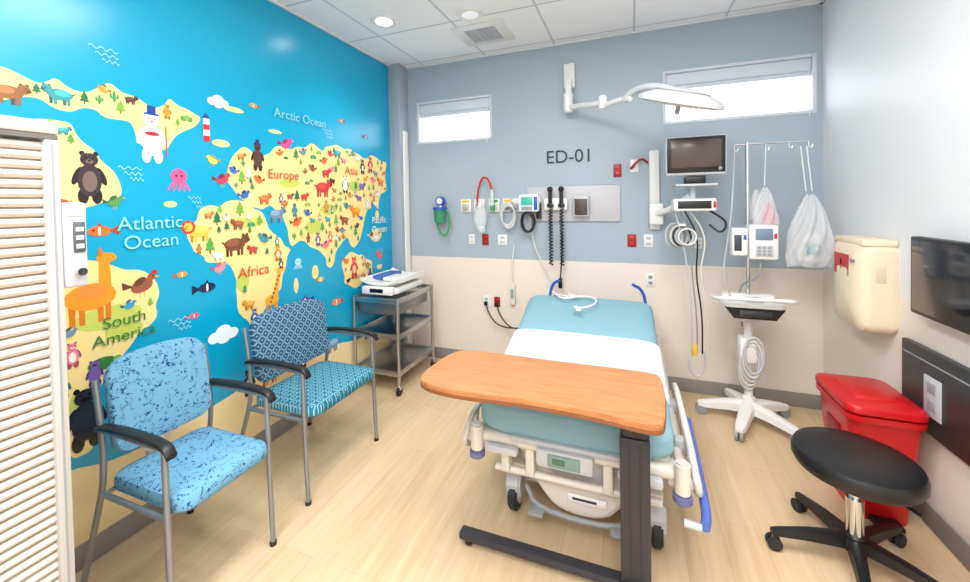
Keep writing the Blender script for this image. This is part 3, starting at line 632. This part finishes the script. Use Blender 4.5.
# ---------------------------------------------------------------- right wall items
r=root("wall_waste_dispenser",(1.205,2.60,1.0))
cushion(r,"body",(-.07,0,-.01),(.46,.30,.14),M_cream,rot=(0,-R90,0),puff=.18,rc=.05)
bx(r,"lid",-.14,-.001,-.15,.15,.195,.23,mat("cream_lid",(228,212,186),.4),.012)
bx(r,"back_plate",-.012,-.001,-.12,.12,-.19,.19,M_offw,.003)
prism(r,"warning_label",rrect(.15,.11,.01),.002,M_red,0,loc=(-.160,.01,.09),rot=RRW); text(r,"label_glyph","!",.08,(-.164,.01,.09),RRW,mat("ink_black",(20,20,20),.5))
bx(r,"side_notice",-.09,-.05,-.152,-.150,.02,.10,mat("notice_grey",(214,200,178),.5),.001)
cyl(r,"lock",(-.155,-.10,.12),(-.165,-.10,.12),.012,M_chrome)
r=root("wall_television",(1.205,1.83,1.105))
bx(r,"bezel",-.075,-.035,-.40,.40,-.165,.165,M_black,.006); bx(r,"screen",-.0775,-.074,-.385,.385,-.148,.152,M_screen,.001); bx(r,"bracket",-.036,-.001,-.12,.12,-.1,.1,M_dark,.004)
r=root("wall_service_panel",(1.205,1.97,.60))
bx(r,"panel",-.03,-.001,-.42,.41,-.175,.185,mat("panel_graphite",(44,46,50),.35),.006)
bx(r,"outlet_plate",-.036,-.03,.15,.25,-.09,.08,M_lgrey,.004)
for i,z in enumerate((-.04,.035)): bx(r,"receptacle_%d"%i,-.039,-.035,.175,.225,z-.022,z+.022,M_grey,.004)
bx(r,"upper_hinge",-.034,-.03,-.40,.39,.13,.136,M_grey,.001)

# ---------------------------------------------------------------- back wall items
Y=YB
text(None,"room_number_sign","ED-01",.15,(-.475,Y-.004,1.81),RB,mat("sign_charcoal",(44,48,56),.5),.003,sx=1.0)
def plate(name,x,z,m,w=.045,h=.075,face=None):
    r=root(name,(x,Y,z)); bx(r,"plate",-w/2,w/2,-.008,-.0005,-h/2,h/2,m,.003)
    for s in (-1,1): bx(r,"socket_%d"%s,-w*.24,w*.24,-.011,-.007,s*h*.22-h*.12,s*h*.22+h*.12,face or M_lgrey,.002)
    return r
plate("red_emergency_outlet",-1.22,1.12,M_dred,.06,.10,M_red); plate("red_emergency_outlet",0.0,1.13,M_dred,.065,.10,M_red); plate("red_emergency_outlet",-.10,1.68,M_dred,.06,.10,M_red)
plate("wall_outlet",-1.35,1.12,M_white,.055,.09); plate("wall_outlet",-1.06,1.12,M_white,.085,.09); plate("wall_outlet",.12,1.13,M_white,.065,.10)
pr=plate("red_emergency_outlet",-1.12,.57,M_dred,.055,.09,M_red); pw=plate("wall_outlet",-1.22,.57,M_white,.06,.10); plate("wall_outlet",.13,.83,M_white,.06,.10,M_grey)
plate("wall_outlet",.46,1.12,M_white,.05,.08)
cords=[(-1.12,-.80,pr),(-1.22,-.72,pw)]
for k,(x,xe,p) in enumerate(cords):
    tube(p,"power_cord_%d"%k,[(0,-.012,-.02),(.03,-.05,-.09),(.14,-.07,-.21),(xe-.05-x,-.1,-.17),(xe-x,-.12,-.05)],.006,M_black,3)
    bx(p,"plug_%d"%k,-.015,.015,-.035,-.010,-.035,.0,M_black,.005)
outs=[]
for x,c in ((-1.40,M_yel),(-1.27,M_white),(-1.13,M_green),(-.93,M_white),(-1.00,M_yel)):
    r=root("medical_gas_outlet",(x,Y,1.42)); outs.append(r); bx(r,"plate",-.05,.05,-.015,-.0005,-.055,.06,M_white,.004); bx(r,"inset",-.035,.035,-.018,-.014,-.045,.02,M_lgrey,.003); cyl(r,"port",(0,-.015,-.01),(0,-.045,-.01),.022,M_chrome); bx(r,"color_tag",-.036,.036,-.018,-.014,.028,.052,c,.002)
r=root("suction_canister",(-1.62,Y,1.36))
bx(r,"bracket",-.03,.03,-.03,-.0005,.0,.1,M_grey,.004); cyl(r,"jar",(0,-.09,-.09),(0,-.09,.03),.05,mat("jar_green",(60,150,110),.2,alpha=.75),r2=.06,bev=.004); cyl(r,"lid",(0,-.09,.03),(0,-.09,.055),.065,M_blue,bev=.004); cyl(r,"gauge",(0,-.06,.11),(0,-.10,.11),.042,M_blue); cyl(r,"gauge_face",(0,-.10,.11),(0,-.102,.11),.028,M_white); cyl(r,"gauge_neck",(0,-.08,.05),(0,-.08,.09),.015,M_chrome)
tube(r,"suction_hose",[(.04,-.09,.05),(.11,-.1,-.02),(.07,-.1,-.22),(-.02,-.09,-.17),(-.04,-.09,.02)],.008,M_green,3)
r=outs[2]; cyl(r,"flow_meter",(0,-.06,.0),(0,-.06,.14),.016,mat("flow_tube",(220,235,235),.15,alpha=.6)); cyl(r,"flow_knob",(0,-.06,-.04),(0,-.06,.0),.022,M_green)
tube(r,"red_tubing",[(.0,-.06,.14),(-.03,-.07,.24),(-.09,-.07,.25),(-.14,-.06,.1),(-.14,-.05,.0)],.009,M_red,3)
r=root("resuscitator_bag",(-1.23,Y-.09,1.32)); sph(r,"bag",(0,0,.0),(.06,.05,.11),M_clear); cyl(r,"neck",(0,0,.09),(0,0,.13),.022,M_white); sph(r,"mask",(0.01,-.01,-.10),(.035,.03,.04),M_clear)
r=outs[4]
for k in range(4): tube(r,"tubing_loop_%d"%k,[(.0+.062*math.cos(t)+.008*k,-.05-.01*k,-.07+.10*math.sin(t)-.01*k) for t in [2*math.pi*i/10 for i in range(10)]],.006,(M_offw,M_lgrey)[k%2],1,True)
r=root("vital_signs_unit",(-.80,Y,1.43)); bx(r,"case",-.085,.085,-.09,-.0005,-.065,.08,M_white,.012); bx(r,"screen",-.065,.035,-.093,-.089,-.01,.06,mat("green_lcd",(60,170,150),.3,emit=.3),.002); bx(r,"blue_trim",.045,.075,-.095,-.089,-.05,.06,M_blue,.004); bx(r,"lower_keys",-.06,.03,-.094,-.089,-.05,-.02,M_grey,.003)
for k in range(4): tube(r,"coil_cord_%d"%k,[(.055*math.cos(t)-.01,-.06-.012*k,-.15+.085*math.sin(t)) for t in [2*math.pi*i/10 for i in range(10)]],.009,M_black,1,True)
r=root("wall_diagnostic_board",(-.455,Y,1.425)); bx(r,"board",-.375,.375,-.02,-.0005,-.145,.145,mat("board_grey",(190,189,194),.4),.006)
bx(r,"transformer",-.22,-.03,-.07,-.02,-.05,.05,M_white,.01)
for k,x in enumerate((-.165,-.075)):
    cyl(r,"handle_%d"%k,(x,-.085,-.03),(x,-.085,.10),.016,M_black); sph(r,"scope_head_%d"%k,(x,-.085,.12),(.024,.03,.024),M_black); box(r,"cradle_%d"%k,(x,-.08,-.01),(.05,.04,.03),M_black,.006)
    pts=[(x+.014*math.cos(i*1.3),-.08+.014*math.sin(i*1.3),-.04-i*.0055) for i in range(84)]
    tube(r,"coiled_cord_%d"%k,pts,.0062,M_black,0,seg=6)
bx(r,"specula_dispenser",.02,.14,-.09,-.02,-.10,.06,M_lgrey,.01); bx(r,"specula_face",.03,.13,-.093,-.089,-.09,.04,mat("specula_dark",(70,60,58),.4),.004)
bx(r,"thermometer_holder",-.29,-.25,-.06,-.02,-.12,.02,M_black,.006); bx(r,"thermometer",-.285,-.255,-.065,-.03,.0,.07,M_white,.005)
r=root("blood_pressure_cuff_hose",(-.80,Y-.04,1.2)); tube(r,"hose",[(0,0,.12),(.02,0,-.1),(.12,0,-.32),(.2,-.01,-.45)],.006,M_offw,3)
tube(r,"black_lead",[(.27,-.03,.0),(.27,-.03,-.15),(.25,-.03,-.4)],.006,M_black,1); bx(r,"black_probe",.235,.265,-.045,-.015,-.46,-.38,M_black,.005)
r=root("nurse_call_pendant",(-.97,Y-.02,0)); tube(r,"hanging_line",[(.02,0,1.08),(0,-.01,.9),(0,-.01,.72)],.005,M_white,1); bx(r,"pendant",-.022,.022,-.02,.008,.56,.74,M_offw,.006); bx(r,"pendant_keys",-.012,.012,-.023,-.019,.62,.70,M_grey,.003)

# exam lamp
r=root("wall_mounted_exam_light",(-.46,Y,0))
bx(r,"mount_plate",-.045,.045,-.04,-.0005,2.36,2.56,M_white,.01); bx(r,"mount_arm",-.025,.025,-.10,-.03,2.22,2.42,M_white,.01); cyl(r,"pivot",(0,-.10,2.15),(0,-.10,2.30),.038,M_white,bev=.005)
tube(r,"arm_1",[(0,-.10,2.19),(.28,-.38,2.13)],.022,M_white,0); cyl(r,"elbow",(.28,-.38,2.09),(.28,-.38,2.18),.028,M_white,bev=.004)
tube(r,"arm_2",[(.28,-.38,2.11),(.40,-.52,2.11),(.46,-.60,2.09)],.018,M_white,2)
tube(r,"yoke",[(.42,-.56,2.09),(.47,-.60,2.13),(.55,-.66,2.14),(.66,-.70,2.11),(.78,-.72,2.04)],.022,M_lgrey,3)
LR=(math.radians(14),math.radians(15),0); LC=(.735,-.72,2.025)
M_lh=mat("lamp_housing",(210,211,212),.4)
lathe(r,"lamp_dome",[(.01,.065),(.06,.062),(.13,.046),(.20,.018),(.232,-.004),(.235,-.022),(.215,-.028),(.01,-.028)],M_lh,c=LC,rot=LR,seg=40)
lathe(r,"lamp_lens",[(.01,-.028),(.20,-.028),(.20,-.034),(.01,-.036)],mat("lamp_lens",(218,211,200),.25),c=LC,rot=LR,seg=32)
lathe(r,"lamp_ring",[(.08,-.036),(.10,-.036),(.10,-.040),(.08,-.040)],M_lgrey,c=LC,rot=LR,seg=32)
lathe(r,"dome_seam",[(.135,.0445),(.15,.0445),(.15,.040),(.135,.040)],M_grey,c=LC,rot=LR,seg=32)
cyl(r,"sterile_handle",(.725,-.72,2.0),(.71,-.745,1.94),.014,M_lgrey)

# monitor arm + patient monitor
r=root("patient_monitor_on_wall_arm",(.17,Y,0))
bx(r,"wall_channel",-.04,.03,-.03,-.0005,1.22,1.82,M_white,.006); bx(r,"carriage",-.045,.05,-.10,-.03,1.26,1.42,M_white,.012)
tube(r,"support_arm",[(0,-.08,1.34),(.10,-.20,1.38),(.2,-.33,1.47)],.022,M_white,1); cyl(r,"post",(.21,-.34,1.38),(.21,-.34,1.62),.02,M_lgrey)
box(r,"monitor_case",(.215,-.40,1.725),(.35,.10,.25),M_lgrey,.014,(.05,0,0)); box(r,"bezel",(.215,-.452,1.728),(.33,.012,.225),M_black,.006,(.05,0,0)); box(r,"screen",(.215,-.459,1.735),(.285,.004,.175),mat("monitor_screen",(84,72,68),.2),.002,(.05,0,0))
sph(r,"knob",(.35,-.46,1.635),(.012,.01,.012),M_grey)
box(r,"under_bracket",(.215,-.39,1.57),(.12,.10,.05),M_black,.01); bx(r,"module_tray",.10,.34,-.44,-.30,1.53,1.545,M_lgrey,.004)
bx(r,"module_case",.085,.33,-.46,-.30,1.37,1.45,M_white,.012); bx(r,"module_face",.11,.30,-.463,-.459,1.385,1.435,M_black,.003); bx(r,"module_connector",.31,.325,-.464,-.459,1.39,1.43,M_red,.003)
for k in range(6): tube(r,"cable_loop_%d"%k,[((.10+.014*k)+.055*math.cos(t),-.30-.02*k,1.2+(.085-.006*k)*math.sin(t)) for t in [2*math.pi*i/9 for i in range(9)]],.006,(M_lgrey,M_grey,M_offw,M_black,M_lgrey,M_offw)[k],1,True)
bx(r,"cable_hook",.12,.16,-.42,-.2,1.27,1.285,M_white,.004)
for k in range(4): tube(r,"lead_%d"%k,[(.10+.03*k,-.36,1.37),(.14+.05*k,-.38,1.2),(.18+.02*k,-.36,.95),(.20+.03*k,-.35,.6+.05*k),(.20+.03*k,-.34,.42)],.005,(M_lgrey,M_grey,M_black,M_offw)[k],3)
tube(r,"bp_hose",[(.3,-.40,1.37),(.40,-.42,1.30),(.36,-.42,1.22),(.30,-.38,1.28)],.007,M_black,3)
bx(r,"lead_connector",.20,.23,-.36,-.33,.40,.48,M_yel,.005); tube(r,"lead_tail",[(.2,-.34,.45),(.17,-.36,.33),(.22,-.36,.25),(.28,-.34,.32),(.27,-.34,.44)],.006,M_lgrey,3)
r=root("wall_code_tag",(.02,Y,1.71)); bx(r,"tag",-.025,.035,-.012,-.0005,-.05,.05,M_white,.003); tube(r,"pull_cord",[(.0,-.012,0),(-.03,-.04,-.03),(.05,-.04,.06),(.10,-.02,.02)],.008,M_dred,3)

# ---------------------------------------------------------------- IV stand with pump
cx,cy=.695,2.93
r=root("iv_pump_stand",(cx,cy,0))
for i in range(5):
    a=math.radians(175+72*i); c,s=math.cos(a),math.sin(a)
    bm=bmesh.new(); R=[]
    for t,w,h,z in ((.02,.045,.035,.11),(.12,.038,.028,.10),(.25,.03,.02,.075),(.29,.02,.012,.07)):
        R.append([bm.verts.new((c*t-s*w*u,s*t+c*w*u,z+h*v)) for u,v in ((-1,-1),(-.9,.5),(-.4,1),(.4,1),(.9,.5),(1,-1))])
    for k in range(3):
        for j in range(6): bm.faces.new((R[k][j],R[k][(j+1)%6],R[k+1][(j+1)%6],R[k+1][j]))
    bm.faces.new(R[0]);bm.faces.new(R[-1][::-1]); fin(bm,"leg_%d"%i,M_white,r)
    x,y=c*.27,s*.27; cyl(r,"caster_stem_%d"%i,(x,y,.04),(x,y,.07),.01,M_grey)
    for k in (-1,1): cyl(r,"caster_%d_%d"%(i,k),(x-s*.005*k,y+c*.005*k,.034),(x-s*.022*k,y+c*.022*k,.034),.034,M_grey,bev=.004)
cyl(r,"hub",(0,0,.08),(0,0,.17),.055,M_white,r2=.035,bev=.006); cyl(r,"lower_column",(0,0,.15),(0,0,.74),.024,M_white); cyl(r,"pole",(0,0,.70),(0,0,1.80),.0125,M_chrome)
for k in range(5): tube(r,"wrapped_cable_%d"%k,[(.055*math.cos(t)-.01+.006*k,-.035-.01*k,.34+.12*math.sin(t)+.03*k) for t in [2*math.pi*i/9 for i in range(9)]],.007,(M_lgrey,M_offw)[k%2],1,True)
bx(r,"power_brick",-.06,.035,-.06,.03,.40,.56,M_white,.012)
prism(r,"device_tray",rrect(.34,.24,.05,6),.022,M_white,.006,loc=(0,-.04,.775))
prism(r,"tray_raised_back",rrect(.30,.08,.03,5),.04,M_white,.006,loc=(0,.02,.79))
prism(r,"tray_device",[(-.11,-.01),(.11,-.01),(.155,.055),(-.155,.055)],.15,M_black,.008,loc=(0,-.01,.718),rot=(R90,0,0))
bx(r,"device_front_panel",-.085,.085,-.166,-.158,.722,.762,mat("device_panel",(50,52,58),.3),.003); bx(r,"device_underside_bracket",-.05,.05,-.06,.03,.66,.725,M_white,.01)
tube(r,"tray_handle",[(-.165,.04,.785),(-.215,.02,.80),(-.215,-.17,.83),(-.15,-.20,.84),(.15,-.20,.84),(.215,-.17,.83),(.215,.02,.80),(.165,.04,.785)],.012,M_white,2)
bx(r,"scanner_on_tray",-.03,.06,-.10,-.03,.797,.82,M_lgrey,.008)
bx(r,"pump_body",-.02,.13,-.13,-.01,1.07,1.28,M_white,.012); bx(r,"pump_screen",.01,.10,-.134,-.129,1.19,1.26,mat("pump_lcd",(110,130,150),.3,emit=.1),.002); bx(r,"pump_keys",.01,.10,-.134,-.129,1.09,1.16,M_lgrey,.004)
for i in range(3):
    for j in range(3): bx(r,"pump_key_%d%d"%(i,j),.02+i*.026,.036+i*.026,-.137,-.133,1.098+j*.02,1.11+j*.02,M_grey,.001)
bx(r,"pump_module",-.11,-.025,-.12,-.01,1.09,1.26,M_white,.01); bx(r,"module_stripe",-.10,-.06,-.124,-.119,1.12,1.22,mat("module_dark",(60,66,80),.4),.003); bx(r,"pump_red_key",.105,.12,-.134,-.129,1.20,1.23,M_red,.002); bx(r,"module_blue_key",-.05,-.035,-.124,-.119,1.19,1.22,M_blue,.002)
bx(r,"pole_clamp",-.03,.04,-.03,.03,1.12,1.20,M_dark,.006)
tube(r,"hook_bar",[(-.07,0,1.79),(.32,0,1.79)],.006,M_chrome,0)
for k,x in enumerate((-.07,.1,.22,.32)): tube(r,"hook_%d"%k,[(x,0,1.79),(x,-.0,1.755),(x+.015,-.0,1.745),(x+.02,-.0,1.765)],.004,M_chrome,1)
for x in (.28,.31): tube(r,"bag_string_%d"%int(x*100),[(x,0,1.76),(x+.02,-.02,1.48)],.003,M_white,0)
tube(r,"pink_bag_strap",[(.1,0,1.76),(.09,-.01,1.52)],.003,M_white,0)
def bag(nm,cx,cz,w,h,m,dy=-.03,t=.05,ph=0):
    bm=bmesh.new(); R=[]; n=48; L=26
    for i in range(L+1):
        v=i/L; ww=w*(.16+.84*min(1,v*1.6)**.8)*(1-.12*max(0,v-.85)/.15); tt=t*math.sin(math.pi*(.12+.8*v))
        R.append([bm.verts.new((cx+ww/2*math.cos(a)*(1+.06*math.sin(3*a+i*.4+ph)),dy+tt/2*math.sin(a)*(1+.34*math.sin(9*a+i*.35+ph)),cz+h/2-h*v+.006*math.sin(4*a+i*.4))) for a in [2*math.pi*j/n for j in range(n)]])
    for i in range(L):
        for j in range(n): bm.faces.new((R[i][j],R[i][(j+1)%n],R[i+1][(j+1)%n],R[i+1][j]))
    bm.faces.new(R[0]);bm.faces.new(R[-1][::-1]); fin(bm,nm,m,r,sharp=False)
bag("clear_outer_bag",.09,1.37,.14,.28,M_clear,-.02,.08); bag("pink_tubing_pack",.11,1.34,.08,.15,M_pink,-.02,.04); bag("white_supply_bag",.055,1.40,.08,.20,M_clear,.03,.04,2)
bag("clear_supply_bag",.32,1.24,.25,.44,M_clear,-.02,.12,1); bag("inner_packet",.33,1.14,.15,.18,mat("packet_white",(240,242,246),.5,alpha=.55),-.02,.06,3); bx(r,"inner_packet_label",.29,.36,-.055,-.052,1.10,1.17,mat("packet_label",(150,190,200),.5,alpha=.7),.001)
tube(r,"iv_line",[(-.07,0,1.75),(-.09,-.03,1.4),(-.12,-.06,1.2),(-.16,-.08,.95),(-.10,-.05,.80)],.004,M_lgrey,3)
tube(r,"pump_cable",[(.05,-.08,1.07),(.04,-.10,.95),(-.05,.05,.88),(-.02,.05,.6)],.006,M_grey,3)

# ---------------------------------------------------------------- world, light, camera
w=bpy.data.worlds.new("daylight"); S.world=w; w.use_nodes=True
bg=w.node_tree.nodes["Background"]; bg.inputs[0].default_value=(.93,.97,1,1); bg.inputs[1].default_value=4.5
def rotm(yaw,pitch,roll):
    F=Vector((-math.sin(yaw)*math.cos(pitch),math.cos(yaw)*math.cos(pitch),-math.sin(pitch)))
    R=Vector((math.cos(yaw),math.sin(yaw),0)); U=R.cross(F)
    return R*math.cos(roll)+U*math.sin(roll),-R*math.sin(roll)+U*math.cos(roll),F
R_,U_,F_=rotm(.3591,.0186,-.0187)
cd=bpy.data.cameras.new("camera"); cam=bpy.data.objects.new("camera",cd); COL.objects.link(cam); S.camera=cam
cd.sensor_width=36; cd.lens=390.37/970*36; cd.shift_y=-(291-209.6)/970; cd.clip_start=.02
M=Matrix(((R_.x,U_.x,-F_.x,0),(R_.y,U_.y,-F_.y,0),(R_.z,U_.z,-F_.z,1.4504),(0,0,0,1)))
cam.matrix_world=M
